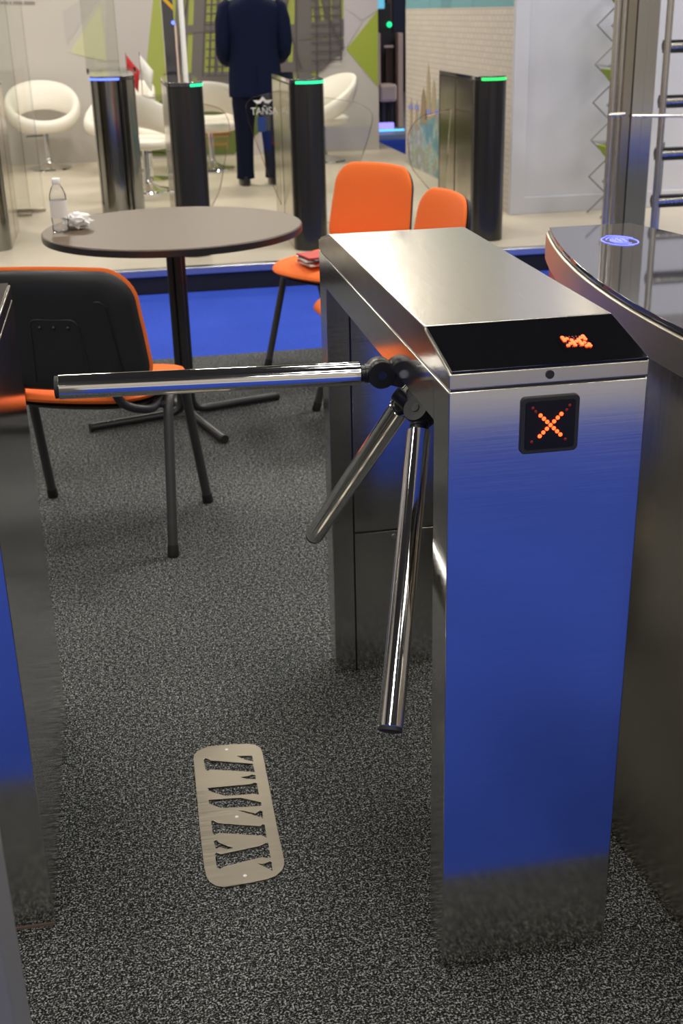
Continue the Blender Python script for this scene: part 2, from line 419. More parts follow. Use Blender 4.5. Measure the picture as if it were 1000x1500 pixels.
# ------------------------------------------------------------------ tripod turnstile
X0, Y0, TW, H = .4053, 1.469, .28, 1.0455
LT, SL, LD, ZL = 1.05, .0289, .1359, .9896
DB = .974
ts = thing('tripod_turnstile', 'brushed steel tripod turnstile with three chrome arms and a red X display', 'turnstile', (X0, Y0, 0))
lid = obj('lid', prism(nb(), [(0, 0, ZL + .0015), (0, 0, H - SL - .004), (0, LD, H - .004), (0, LD + .0005, H), (0, LT - LD - .0005, H), (0, LT - LD, H - .004), (0, LT, H - SL - .004), (0, LT, ZL + .0015)], (TW, 0, 0)), 'steel_y', ts, bevel=.0022)
obj('seam_gap', bx(.003, TW - .003, .003, LT - .003, ZL - .003, ZL + .004), 'hub_black', ts)
def slope_panel(a, b2):   # glass on the sloping end: a = y at outer end, b = y at crest
    s = 1 if b2 > a else -1
    n = Vector((0, -s * SL, abs(b2 - a))).normalized()
    p = [Vector((.004, a + s * .001, H - SL - .0035)), Vector((TW - .001, a + s * .001, H - SL - .0035)), Vector((TW - .001, b2, H - .0037)), Vector((.003, b2, H - .0037))]
    return prism(nb(), p, n * .0035)
obj('display_glass', slope_panel(0, LD), 'black_glass', ts, bevel=.0008)
obj('display_glass', slope_panel(LT, LT - LD), 'black_glass', ts, bevel=.0008)
obj('front_pedestal', bx(0, TW, 0, .08, 0, ZL - .001), 'steel_h', ts, bevel=.0025)
bp = obj('rear_pedestal', bx(0, TW, DB + .004, LT, 0, ZL - .001), 'steel_h', ts, bevel=.002)
obj('joint_backing', bx(.01, TW - .004, DB + .0025, DB + .0045, .0, .925), 'hub_black', ts)
obj('front_strip', bx(.0, .048, DB, DB + .006, .0, .93), 'steel_h', ts, bevel=.001)
obj('upper_plate', bx(.0515, TW, DB, DB + .006, .3615, .93), 'steel_h', ts, bevel=.001)
dr = obj('service_door', bx(.0515, TW, DB, DB + .006, .0, .357), 'steel_h', ts, bevel=.001)
lk = nb(); tube(lk, [(.143, DB - .003, .343), (.143, DB + .002, .343)], .0055, 14); obj('lock', lk, 'screw', dr, smooth=True)
# beam: vertical cheek, then a face sloping back underneath at 45 degrees
beam = obj('beam', prism(nb(), [(0, .079, ZL - .001), (0, .079, .925), (.105, .079, .820), (TW, .079, .820), (TW, .079, ZL - .001)], (0, DB + .006 - .079, 0)), 'steel_h', ts, bevel=.0015)
# red cross matrix
dp = obj('display_frame', nb(), 'black_plastic', ts) if False else None
me = curve_mesh([rrect(.080, .078, .006)], .002, .0012)
fr = link('display_frame', me, 'black_plastic', ts); fr.location = (.141, -.001, .9335); fr.rotation_euler = (PI / 2, 0, 0)
me = curve_mesh([rrect(.070, .068, .004)], .001)
dg = link('display_screen', me, 'screen_black', ts); dg.location = (.141, -.0045, .9335); dg.rotation_euler = (PI / 2, 0, 0)
led = bpy.data.meshes.new('led'); bm = nb()
bmesh.ops.create_uvsphere(bm, u_segments=8, v_segments=5, radius=.0030); bm.to_mesh(led); bm.free()
led.materials.append(M['led_red'])
ledd = led.copy(); ledd.materials.clear(); ledd.materials.append(M['led_dim'])
def dot(loc, parent, dim=False, s=1.):
    o = bpy.data.objects.new('led_dot', ledd if dim else led); C.objects.link(o); o.parent = parent; o.location = loc; o.scale = (s, s, s * .5)
for i in range(7):
    k = (i - 3) * .0049
    for sg in (1, -1):
        if sg == -1 and i == 3: continue
        dot((k, sg * k, .0018), dg)
for a in ((-.026, .026), (.026, .026), (-.026, -.022), (.022, -.022), (.022, .020), (-.022, .021)): dot((*a, .0018), dg, True, .8)
tl = math.atan2(SL, LD)
ar = bpy.data.objects.new('arrow_display', None)
arr = link('arrow_display', curve_mesh([rrect(.05, .04, .003)], .0004), 'black_glass', ts)
arr.location = (.196, LD * .42, H - SL + SL * .42 - .0001); arr.rotation_euler = (tl, 0, 0)
pat = ["#.....#", "##...##", "#.#.#.#", "..###..", ".##.##.", "#.#.#.#", ".....##"]
for j, row in enumerate(pat):
    for i, ch in enumerate(row):
        dot(((i - 3) * .0050, (3 - j) * .0050, .0012), arr, ch != '#', 1.0 if ch == '#' else .5)
key = nb(); tube(key, [(.139, -.0015, 1.003), (.139, .004, 1.003)], .006, 16); obj('keyhole', key, 'hub_black', lid, smooth=True)
# tripod head
HC3 = Vector((.4619 - X0, 1.8239 - Y0, .9154)); A = Vector((-1, 0, -1)).normalized()
def arm_dir(k):
    tilt, half = .7794, .8058
    a = Vector((-math.cos(tilt), 0, -math.sin(tilt))); p0 = (Vector((0, 0, 1)) - a * a.z).normalized(); q0 = a.cross(p0)
    th = .0101 + k * 2 * PI / 3
    return a, (a * math.cos(half) + (p0 * math.cos(th) + q0 * math.sin(th)) * math.sin(half)).normalized(), (p0 * math.cos(th) + q0 * math.sin(th))
a_, _, _ = arm_dir(0)
hb = nb(); tube(hb, [HC3 + a_ * t for t in (-.01, .024, .0245, .034, .036)], [.042, .042, .038, .038, .034], 36)
obj('hub', hb, 'hub_black', ts, smooth=True, )
hb = nb(); tube(hb, [HC3 + a_ * t for t in (.034, .046, .048)], [.020, .020, .016], 28); obj('hub_cap', hb, 'chrome_dark', ts, smooth=True)
for k in range(3):
    a, d, pr = arm_dir(k); tg = a.cross(pr).normalized()      # hinge pin direction
    ar_ = nb(); tube(ar_, [HC3 + d * t for t in (.107, .109, .5805, .5815)], [.0165, .019, .019, .018], 32)
    arm = obj('barrier_arm', ar_, 'chrome', ts, smooth=True)
    c = nb(); tube(c, [HC3 + d * t for t in (.581, .587, .588)], [.0175, .0175, .014], 28); obj('end_plug', c, 'rubber', arm, smooth=True)
    c = nb(); tube(c, [HC3 + d * t for t in (.070, .100, .1005, .108)], [.015, .0155, .0135, .0135], 24); obj('collar', c, 'hub_black', arm, smooth=True)
    kn = HC3 + d * .074
    c = nb(); tube(c, [kn - tg * .018, kn - tg * .016, kn + tg * .016, kn + tg * .018], [.0215, .023, .023, .0215], 32); obj('knuckle', c, 'hub_black', arm, smooth=True)
    for s in (1, -1):
        c = nb(); tube(c, [kn + tg * s * .016, kn + tg * s * .0195], [.0075, .007], 14); obj('hinge_bolt', c, 'chrome_dark', arm, smooth=True)
    w = d.cross(tg).normalized() * .016; q = HC3 + a_ * .028 + pr * .012
    c = nb(); prism(c, [q - w - tg * .015, q + w - tg * .015, kn + w * .9 - tg * .015, kn - w * .9 - tg * .015], tg * .030)
    obj('lug', c, 'black_metal', arm, bevel=.003)

# ------------------------------------------------------------------ neighbouring cabinet on the left of the lane
XL, YL, YL2 = -.2244, 1.7094, 2.397
lc = thing('barrier_cabinet', 'steel barrier cabinet with mirror-bright side across the lane from the turnstile', 'turnstile', (XL - .28, YL, 0))
obj('body', bx(0, .28, 0, YL2 - YL, .0, .950), 'steel_h', lc, bevel=.002)
obj('base_rail', bx(.001, .279, -.002, .0, 0, .005), 'brownish', lc)
obj('seam_gap', bx(.003, .277, .003, YL2 - YL - .003, .948, .955), 'hub_black', lc)
obj('lid', bx(0, .28, 0, YL2 - YL, .9535, .979), 'steel_h', lc, bevel=.002)
obj('top_glass', bx(.004, .276, .004, YL2 - YL - .004, .978, .984), 'black_glass', lc, bevel=.001)
# nearer post at the lower left
p0 = pY(10, 1430, .8)
np_ = thing('steel_post', 'grey brushed steel post standing in front of the mirror-sided cabinet', 'post', (p0.x - .09, .8, 0))
obj('post_body', bx(0, .09, 0, .08, 0, .95), 'post_grey', np_, bevel=.003)
obj('post_cap', bx(-.003, .093, -.003, .083, .95, .965), 'black_plastic', np_, bevel=.003)

# ------------------------------------------------------------------ curved speed gate with glass top, right
cg = thing('curved_gate_cabinet', 'bow-sided steel gate cabinet with dark mirror glass top and blue ring emblem', 'turnstile', (1.02, 1.75, 0))
def lens(off=0., z=0., half=.80, bul=.115, n=28):
    # bow sides: half width e at ends, e+bul at the middle
    e = .10 + off; pts = []
    for i in range(n + 1):
        t = -1 + 2 * i / n; pts.append((-(e + bul * (1 - t * t)), t * (half + off), z))
    for i in range(n + 1):
        t = 1 - 2 * i / n; pts.append(((e + bul * (1 - t * t)), t * (half + off), z))
    return pts
def lens_prism(off, z0, z1): return prism(nb(), lens(off, z0), (0, 0, z1 - z0))
obj('body', lens_prism(-.008, 0, .935), 'steel_v', cg, smooth=25)
rim = obj('rim', lens_prism(.0, .935, .995), 'steel_rim', cg, smooth=25, bevel=.004)
obj('rim_groove', lens_prism(-.004, .994, .9985), 'hub_black', cg, smooth=25)
tgl = obj('top_glass', lens_prism(-.006, .998, 1.006), 'top_glass', cg, smooth=25, bevel=.001)
sb = nb(); ys = -.0
def lens_x(y, off=-.008): t = y / (.80 + off); return -(.10 + off + .115 * (1 - t * t))
for yy in (.045,): box(sb, lens_x(yy) - .0012, lens_x(yy) + .004, yy - .002, yy + .002, 0, .934)
obj('panel_seam', sb, 'screw', cg)
ec = pz(907, 353, 1.0062) - Vector((1.02, 1.75, 0))
for r0, a0, a1, ox in ((.034, 110, 290, .0), (.030, -100, 160, .006), (.021, 20, 300, .004), (.011, 0, 320, .002), (.040, 20, 100, .0)):
    g = nb(); nn = 24; tube(g, [(ec.x + ox + r0 * math.cos(math.radians(a0 + (a1 - a0) * i / nn)), ec.y + 1.5 * r0 * math.sin(math.radians(a0 + (a1 - a0) * i / nn)), 1.0062) for i in range(nn + 1)], .0015, 6, sx=1)
    obj('emblem_ring', g, 'blue_glow', tgl)
for k in range(3):
    g = nb(); x = ec.x - .012 + k * .011; tube(g, [(x, ec.y - .02, 1.0062), (x + .002, ec.y + .014 + .008 * math.sin(k * 1.2), 1.0062)], .0028, 6); obj('emblem_stroke', g, 'blue_glow', tgl)

# ------------------------------------------------------------------ stencil plate TWIX on the carpet
def cr(px, py):  # pixels of a 4.545x crop
    p = pz(240 + px / 4.5455, 1060 + py / 4.5455, .003); return (p.x - .125, p.y - 1.97)
outl = [(198, 232), (202, 212), (222, 185), (260, 165), (300, 153), (450, 141), (560, 136), (605, 143), (640, 162), (654, 190), (700, 420), (750, 680), (798, 905), (800, 940), (785, 978), (745, 1015), (690, 1035), (600, 1055), (480, 1075), (400, 1088), (345, 1080), (305, 1055), (282, 1015), (270, 960), (240, 700)]
cuts = [[(480, 215), (588, 215), (597, 255), (540, 243)], [(265, 245), (275, 230), (292, 234), (310, 246), (592, 268), (608, 325), (310, 308), (290, 318), (275, 306)],
        [(500, 358), (565, 350), (585, 340), (610, 345), (614, 373), (550, 370)], [(290, 430), (580, 403), (605, 393), (620, 400), (635, 478), (600, 470), (410, 485), (300, 452)],
        [(296, 508), (510, 494), (648, 525), (650, 550), (530, 558), (380, 565), (300, 535)], [(480, 578), (530, 580), (610, 600), (635, 580), (655, 584), (662, 635), (620, 618)],
        [(313, 650), (328, 645), (355, 662), (640, 685), (655, 670), (672, 678), (688, 768), (660, 750), (365, 730), (340, 745), (324, 735)],
        [(330, 785), (350, 775), (370, 795), (465, 832), (420, 838), (370, 825), (345, 838)],
        [(338, 868), (352, 860), (378, 870), (640, 815), (680, 795), (695, 800), (712, 895), (690, 898), (650, 892), (400, 955), (372, 970), (352, 962)],
        [(610, 928), (660, 936), (705, 918), (718, 924), (725, 985), (690, 965)]]
sp_ = thing('stencil_plate', 'small steel stencil plate with cut-out letters TWIX lying on grey carpet', 'plate', (.125, 1.97, .001))
pl = link('plate', curve_mesh([[cr(*a) for a in outl]] + [[cr(*a) for a in c] for c in cuts], .001, .0004), 'steel_plate', sp_); pl.location.z = .0016
for a in ((418, 175), (485, 623), (540, 1015)):
    x, y = cr(*a); g = nb(); lathe(g, [(.0035, .0025), (.0035, .0034), (.002, .0042)], 12, off=(x, y, 0)); obj('rivet', g, 'white_plastic', sp_, smooth=True)

# ------------------------------------------------------------------ round table
TX, TY, TZ = .185, 4.52, .735
tb = thing('round_table', 'round table with dark brown top on a black column and four tube feet', 'table', (TX, TY, 0))
g = nb(); lathe(g, [(.468, TZ - .028), (.476, TZ - .026), (.476, TZ - .003), (.472, TZ)], 72); obj('tabletop', g, 'table_top', tb, smooth=30)
g = nb(); lathe(g, [(.4755, TZ - .0275), (.4772, TZ - .025), (.4772, TZ - .005), (.4755, TZ - .003)], 72, False); obj('edge_band', g, 'black_metal', tb, smooth=30)
fa = math.atan2(4.545 - 4.326, .556 + .173)
for k in range(4):
    a = fa + k * PI / 2; d = Vector((math.cos(a), math.sin(a), 0)); o_ = d * .021
    g = nb(); tube(g, fillet([o_ + Vector((0, 0, TZ - .03)), o_ + Vector((0, 0, .018)), d * .385 + Vector((0, 0, .018))], .06), .0155, 14)
    foot = obj('column_tube_foot', g, 'black_metal', tb, smooth=True)
    g = nb(); tube(g, [d * .383 + Vector((0, 0, .0175)), d * .392 + Vector((0, 0, .0175))], .0170, 14); obj('foot_cap', g, 'rubber', foot, smooth=True)
g = nb(); box(g, -.10, .10, -.10, .10, TZ - .033, TZ - .028); obj('mount_plate', g, 'black_metal', tb)

# bottle and crumpled tissue
q = pz(90, 340, TZ)
bo = thing('water_bottle', 'small clear plastic water bottle with white cap on the round table', 'bottle', (q.x, q.y, TZ))
g = nb(); lathe(g, [(.024, 0), (.029, .004), (.030, .02), (.028, .03), (.030, .04), (.030, .12), (.029, .135), (.020, .158), (.013, .168), (.0125, .178)], 28); bd = obj('bottle_body', g, 'bottle_clear', bo, smooth=True)
g = nb(); lathe(g, [(.0306, .055), (.0306, .115)], 28, False); obj('bottle_label', g, 'paper_white', bd, smooth=True)
g = nb()
loft(g, [[Vector((.0312 * math.cos(a), .0312 * math.sin(a), z)) for a in [math.radians(-150 + 6 * i) for i in range(10)]] for z in (.058, .112)], False) if False else None
g.free()
g = nb(); lathe(g, [(.015, .170), (.0155, .172), (.0155, .188), (.014, .190)], 24); obj('bottle_cap', g, 'white_plastic', bo, smooth=40)
q = pz(110, 336, TZ)
g = nb(); bmesh.ops.create_icosphere(g, subdivisions=3, radius=.045)
for v in g.verts:
    c = v.co.normalized(); k = 1 + .22 * math.sin(9 * c.x + 3 * c.z) * math.cos(7 * c.y + 2) + .16 * math.sin(15 * c.z + 8 * c.x)
    v.co = Vector((c.x * 1.1, c.y * .9, c.z * .62)) * .045 * k
mz = min(v.co.z for v in g.verts)
for v in g.verts: v.co.z -= mz
ti = obj('crumpled_tissue', g, 'tissue', smooth=60); ti.location = (q.x + .01, q.y + .01, TZ)
tag(ti, 'crumpled white paper tissue beside the bottle on the round table', 'tissue')

# ------------------------------------------------------------------ orange chairs
def make_chair(label):
    t = thing('visitor_chair', label, 'chair', group='orange visitor chairs around the round table')
    ST = .455
    def seat_fn(x, v, h): return Vector((x, v + .018, ST + h + .012 * (x / .235) ** 2 - .02 * max(0, (v + .0) / .21) ** 2 * (v > 0) + .010 * max(0, -v / .21)))
    obj('seat', cushion(nb(), .235, .222, 3.6, .022, .024, seat_fn, rr=.11), 'orange', t, smooth=60)
    obj('seat_pan', cushion(nb(), .215, .195, 4, .004, .020, lambda x, v, h: seat_fn(x, v, h - .026)), 'black_plastic', t, smooth=60)
    ZB, BH = .672, .182
    def back_fn(x, v, h):   # v up, h towards the sitter
        y = -.215 - .16 * v + .035 * (x / .235) ** 2 - .01
        return Vector((x * (1 - .30 * v), y + h, ZB + v * .985 + h * .12 - .012 * (x / .235) ** 2 * (v > 0)))
    obj('backrest', cushion(nb(), .232, BH, 4.8, .018, .012, back_fn, rr=.085), 'orange', t, smooth=60)
    sh = obj('back_shell', cushion(nb(), .226, BH - .007, 5, .004, .026, lambda x, v, h: back_fn(x, v, h - .010), k=9, rr=.08), 'black_plastic', t, smooth=60)
    # recessed outline and handle boss on the shell
    def on(x, v): return back_fn(x, v, -.0362)
    g = nb(); tube(g, [on(x, v) for x, v in [(-.165, -.13), (-.155, .085), (-.14, .098), (.14, .098), (.155, .085), (.165, -.13)]], .0022, 6); obj('shell_line', g, 'hub_black', sh, smooth=True)
    g = nb(); tube(g, fillet([on(-.078, -.14), on(-.066, .045), on(.066, .045), on(.078, -.14)], .02), .003, 6); obj('shell_boss', g, 'black_plastic', sh, smooth=True)
    for x in (-.04, 0, .04):
        g = nb(); bmesh.ops.create_uvsphere(g, u_segments=10, v_segments=6, radius=.006, matrix=Matrix.Translation(on(x, .022))); obj('shell_plug', g, 'black_metal', sh, smooth=True)
    for s in (1, -1):
        # rear leg runs down and back from the front of the rail, front leg forward
        for nm, pts in (('leg', [(s * .243, .0, .448), (s * .245, -.085, .440), (s * .262, -.212, .0)]), ('leg', [(s * .243, .0, .448), (s * .245, .085, .440), (s * .262, .208, .0)])):
            g = nb(); tube(g, fillet(pts, .05, 4), .0150, 12); lg = obj(nm, g, 'leg_grey', t, smooth=True)
            e = Vector(pts[-1]); d = (e - Vector(pts[-2])).normalized()
            g = nb(); tube(g, [e - d * .035, e - d * .004, e], [.0165, .018, .016], 12); obj('foot_cap', g, 'rubber', lg, smooth=True)
        g = nb(); tube(g, fillet([(s * .215, .16, .418), (s * .215, -.17, .43), (s * .14, -.212, .46), (s * .13, -.226, .60)], .06, 5), .013, 12); obj('side_rail', g, 'black_metal', t, smooth=True)
    for y in (.09, -.09):
        g = nb(); tube(g, [(-.245, y, .425), (.245, y, .425)], .011, 10); obj('cross_rail', g, 'black_metal', t, smooth=True)
    return t
ch1 = make_chair('orange chair whose black plastic back shell is turned away from the round table')
ch1.location = (-.122, 3.485, 0); ch1.rotation_euler.z = math.radians(-18.5)
ch2 = copy_tree(ch1); ch2['label'] = 'orange chair with magazines on its seat, beside the round table'
ch2.location = (.90, 5.03, 0); ch2.rotation_euler.z = math.radians(125)
ch3 = copy_tree(ch1); ch3['label'] = 'orange chair behind the turnstile, turned sideways towards the round table'
ch3.location = (.925, 4.22, 0); ch3.rotation_euler.z = math.radians(97)
# magazines on chair 2 seat
q = pz(455, 383, .485)
for i, (m_, rz, dx, dy) in enumerate((('paper_white', .3, 0, 0), ('paper_red', .5, .006, .004), ('paper_white', .15, -.004, .008), ('paper_dark', .4, .01, -.002), ('paper_red', .25, 0, .004))):
    o = obj('magazine', bx(-.10, .10, -.07, .07, 0, .007), m_, bevel=.001); o.location = (q.x + .06 + dx, q.y + dy, .4795 + i * .0072); o.rotation_euler.z = rz
    tag(o, ['white magazine at the bottom of the pile on the chair seat', 'red magazine second from the bottom of the pile on the chair seat', 'white magazine in the middle of the pile on the chair seat', 'dark magazine second from the top of the pile on the chair seat', 'red magazine on top of the pile on the chair seat'][i], 'magazine', 'magazines piled on the chair seat')

# ------------------------------------------------------------------ speed gates on the platform
def gate(label, x0, x1, y0, y1, top, ledm, led_a, led_b, group='slim speed gate pedestals on the platform', front='gate_front'):
    cx = (x0 + x1) / 2; w = (x1 - x0) / 2; L = y1 - y0; h = top - PZ
    t = thing('speed_gate', label, 'gate', (cx, y0, PZ), 0, group)
    f, g2 = stadium(-w, w, 0, L, 16); f = [(a, w - (w - b2)) for a, b2 in f]
    P3 = lambda l, z: [(a, b2, z) for a, b2 in l]
    obj('side_body', prism(nb(), P3([(-w + .004, w * .9), (w - .004, w * .9), (w - .004, L - w * .9), (-w + .004, L - w * .9)], 0), (0, 0, h - .03)), 'steel_gate', t)
    obj('front_cover', prism(nb(), P3(f + [(w, w + .02), (-w, w + .02)], 0), (0, 0, h - .026)), front, t, smooth=30)
    obj('rear_cover', prism(nb(), P3(g2 + [(-w, L - w - .02), (w, L - w - .02)], 0), (0, 0, h - .026)), front, t, smooth=30)
    for s in (1, -1):
        for j in range(2):
            a = w + .022 + j * ((L - 2 * w) / 2 - .01); b2 = a + (L - 2 * w) / 2 - .034
            obj('side_panel', bx(s * w - .006 * (s > 0), s * w + .006 * (s < 0), a, b2, .0, h - .03), 'steel_gate', t, bevel=.001)
    tp = obj('top_cap', prism(nb(), P3(f + g2, h - .024), (0, 0, .024)), 'black_mirror', t, smooth=30, bevel=.003)
    # light strip let into the front of the cap
    fo = [Vector((-(w + .0015) * math.cos(PI * u), w - (w + .0015) * math.sin(PI * u), 0)) for u in [led_a + (led_b - led_a) * i / 10 for i in range(11)]]
    g3 = nb(); vs = [[g3.verts.new(p + Vector((0, 0, z))) for p in fo] for z in (h - .024, h - .010)]
    for i in range(10): g3.faces.new((vs[0][i], vs[0][i + 1], vs[1][i + 1], vs[1][i]))
    lo = obj('light_strip', g3, ledm, t); md = lo.modifiers.new('s', 'SOLIDIFY'); md.thickness = .004; md.offset = -1
    return t
ga = pY(130, 112, 8.5); gb = pY(197, 112, 8.5)
GX1 = (ga.x, gb.x)
g1 = gate('slim steel speed gate with a blue light strip and tall clear glass', ga.x, gb.x, 8.5, 9.4, 1.085, 'led_blue', .06, .60, front='chrome_dark')
g2_ = gate('slim dark speed gate with green light strip between the table and the black totem', .315, .517, 7.06, 8.0, 1.105, 'led_green', .58, .97)
g3_ = gate('slim speed gate with green light strip and a lettered glass wing', 1.005, 1.205, 7.05, 8.0, 1.10, 'led_green', .25, .95)
g4_ = gate('slim bronze-sided speed gate with green light strip near the printed brick panel', 2.09, 2.285, 7.03, 8.0, 1.085, 'led_green2', .25, .82)
gl0 = pY(8, 300, 7.6)
g0_ = gate('slim steel speed gate at the far end of the row beyond the white bucket chairs', gl0.x - .20, gl0.x, 7.6, 8.5, 1.10, 'led_blue', .3, .7, front='chrome_dark')
# glass wings: thin plates between two points, local plane X-Z
def wing(parent, px, red=False):
    yc = .55; O = parent.location
    ol = [(p.x - O.x, p.z - O.z) for p in (pY(a, b2, O.y + yc) for a, b2 in px)]
    ol = [(p.x, p.y) for p in fillet([Vector((a, b2, 0)) for a, b2 in ol], .05, 4)]
    o = link('glass_wing', curve_mesh([ol], .005), 'pane', parent); o.rotation_euler = (PI / 2, 0, 0); o.location = (0, yc, 0)
    g = nb(); tube(g, [(a, b2, 0) for a, b2 in ol], .0035, 6); obj('wing_edge', g, 'pane_edge_red' if red else 'pane_edge', o, smooth=True)
    return o
wl = wing(g3_, [(410, 133), (372, 141), (359, 152), (362, 172), (388, 243), (412, 300)], True)
wing(g3_, [(470, 142), (525, 150), (548, 165), (540, 200), (500, 320), (470, 330)])
wing(g4_, [(660, 160), (612, 172), (596, 195), (601, 245), (650, 302)], True)
wing(g2_, [(290, 150), (328, 160), (338, 185), (322, 280), (296, 330)], True)
def on_wing(a, b2): p = pY(a, b2, g3_.location.y + .543); return (p.x - g3_.location.x, p.z - g3_.location.z, .0075)
tx = link('wing_lettering', text_mesh('TAÑSA', .060), 'paper_white', wl); tx.location = on_wing(387, 163); tx.scale = (.86, 1, 1)
em = link('wing_emblem', curve_mesh([[(-.06, .022), (-.022, .02), (-.009, .032), (0, .042), (.009, .032), (.022, .02), (.06, .022), (.035, .0), (.014, .004), (0, .02), (-.014, .004), (-.035, .0)]], .0008), 'paper_white', wl); em.location = on_wing(385, 152)
bpz = link('wing_reflection', curve_mesh([rrect(.05, .09, .012)], .0008), 'blue_reflection', wl); bpz.location = on_wing(383, 182)  # blue reflection in the glass, painted as a flat patch
# tall glass on the first gate and free panes at left
def pane(parent, name, pts3, d, m='pane_milky'):
    return obj(name, prism(nb(), pts3, d), m, parent)
hw = (GX1[1] - GX1[0]) / 2
tgp = pane(g1, 'tall_glass', [(-hw - .02, .45, .96), (.06, .45, .96), (.06, .45, 1.9), (-hw - .02, .45, 1.9)], (0, .01, 0))
obj('glass_edge', bx(.055, .062, .448, .462, .945, 1.9), 'pane_edge', tgp)
g = nb(); lathe(g, [(hw + .015, .955), (hw + .015, .99)], 40, False, (0, hw, 0)); obj('glass_collar', g, 'pane_edge', g1, smooth=True)
for i, (px, py, Y, w_, lab) in enumerate(((42, 110, 9.2, .3, 'tall clear glass barrier pane standing before the first white bucket chair'), (14, 60, 9.0, .22, 'tall clear glass barrier pane next to the far end speed gate'))):
    q = pY(px, py, Y); t = thing('glass_barrier', lab, 'glass pane', (q.x, Y, PZ))
    pn = obj('glass_pane', bx(-w_, 0, 0, .01, .02, 1.75), 'pane', t)
    obj('pane_edge', bx(-.002, .006, -.001, .011, .02, 1.75), 'pane_edge', pn)
    obj('pane_foot', bx(-w_, .01, -.01, .02, 0, .022), 'steel_gate', t, bevel=.004)

# totem and white pole
t = thing('black_totem', 'tall black totem with a yellow stripe behind the dark speed gate', 'totem', (.405, 8.25, PZ))
obj('totem_body', bx(-.035, .035, 0, .12, 0, 2.1), 'black_mirror', t, bevel=.004)
bm = nb(); prism(bm, [(-.0352, -.002, 1.41), (.0352, -.002, 1.335), (.0352, -.002, 1.365), (-.0352, -.002, 1.44)], (0, .004, 0)); obj('yellow_stripe', bm, 'yellow', t)
g = nb(); tube(g, [(.03, -.006, 1.265), (.03, .004, 1.265)], .012, 14); obj('signal_lamp', g, 'led_blue', t)
obj('side_strip', bx(.036, .048, .0, .10, 0, 1.26), 'pinkish', t, bevel=.002)
g = nb(); lathe(g, [(.10, 0), (.10, .01), (.017, .022), (.0165, 2.2), (.014, 2.205)], 20); fp = obj('pole', g, 'white_paint', smooth=40)
fp.location = (.485, 8.15, PZ); tag(fp, 'slender white pole beside the black totem', 'pole')

# ------------------------------------------------------------------ white lounge chairs
def lounge(label, loc, rz):
    t = thing('bucket_chair', label, 'chair', loc, rz, 'white bucket chairs in the booth')
    def seat_fn(x, v, h): return Vector((x, v, .375 + h))
    obj('seat', cushion(nb(), .255, .24, 2.4, .045, .05, seat_fn), 'white_leather', t, smooth=60)
    # closed tilted ring: low in front, high at the back, open between ring and seat
    n, m_ = 40, 14; g = nb(); rings = []
    for i in range(n):
        a = 2 * PI * i / n; k = (1 - math.cos(a)) / 2      # 0 in front, 1 at the back
        o_ = Vector((math.sin(a), math.cos(a), 0)); zc = .395 + .25 * k ** 1.1; hh = .055 + .075 * k
        c = Vector((o_.x * (.285 + .02 * k), o_.y * .26, zc))
        rings.append([c + o_ * (.045 * math.cos(2 * PI * j / m_) + .35 * hh * k * math.sin(2 * PI * j / m_)) + Vector((0, 0, hh * math.sin(2 * PI * j / m_))) for j in range(m_)])
    vs = [[g.verts.new(p) for p in r_] for r_ in rings]
    for i in range(n):
        for j in range(m_): g.faces.new((vs[i][j], vs[(i + 1) % n][j], vs[(i + 1) % n][(j + 1) % m_], vs[i][(j + 1) % m_]))
    obj('ring_back', g, 'white_leather', t, smooth=60)
    g = nb(); lathe(g, [(.21, 0), (.205, .012), (.10, .028), (.04, .06), (.026, .10), (.026, .33), (.05, .335)], 28); obj('pedestal', g, 'chrome', t, smooth=40)
    g = nb(); tube(g, [(.03, 0, .30), (.16, .02, .30), (.18, .02, .295)], .006, 8); obj('lever', g, 'hub_black', t, smooth=True)
    return t
def on_platform(px, py): p = pz(px, py, PZ); return (p.x, p.y, PZ)
lounge('white bucket chair with an open ring back facing the aisle, farthest from the man', (-.62, 11.9, PZ), math.radians(186))
lounge('white bucket chair half hidden behind the blue-lit speed gate', (.06, 11.35, PZ), math.radians(130))
lounge('white bucket chair seen from behind between the blue-lit gate and dark gate', (.235, 10.05, PZ), math.radians(-38))
lounge('white bucket chair beside the man, seen from behind past the dark gate', (.86, 11.3, PZ), math.radians(-10))
lounge('white bucket chair beyond the lettered glass wing by the triangle print', (1.93, 11.55, PZ), math.radians(115))
# glass table with flags
t = thing('glass_table', 'round clear glass table with chrome stem behind the white bucket chair', 'table', (.28, 10.75, PZ))
GZ = pz(215, 142, 0).z; GZ = (pY(215, 142, 10.75).z) - PZ
g = nb(); lathe(g, [(.34, GZ - .01), (.345, GZ - .008), (.345, GZ - .002), (.34, GZ)], 48); obj('glass_top', g, 'pane_edge', t, smooth=30)
g = nb(); lathe(g, [(.2, 0), (.2, .01), (.03, .03), (.03, GZ - .012), (.08, GZ - .011)], 28); obj('stem', g, 'chrome', t, smooth=40)
def flag(label, px, py0, px1, py1, col, prt=None):
    b0 = pY(px, py1, 10.75); t = thing('table_flag', label, 'flag', (b0.x, 10.75, PZ + GZ))
    h = pY(px, py0, 10.75).z - (PZ + GZ)
    g = nb(); lathe(g, [(.03, 0), (.03, .006), (.004, .01), (.004, h)], 12); obj('flag_stick', g, 'chrome', t, smooth=40)
    n = 8; bm = nb(); rows = []
    for i in range(n + 1):
        u = i / n; x = .004 + u * .10; z = h - .02 - u * .13; rows.append([bm.verts.new((x, .015 * math.sin(u * 5), z + .0)), bm.verts.new((x * .85 - .01 * u, .02 * math.sin(u * 5 + 1), z - .17))])
    for a, b2 in zip(rows, rows[1:]): bm.faces.new((a[0], b2[0], b2[1], a[1]))
    fl = obj('flag_cloth', bm, col, t, smooth=True); md = fl.modifiers.new('s', 'SOLIDIFY'); md.thickness = .002
    return t
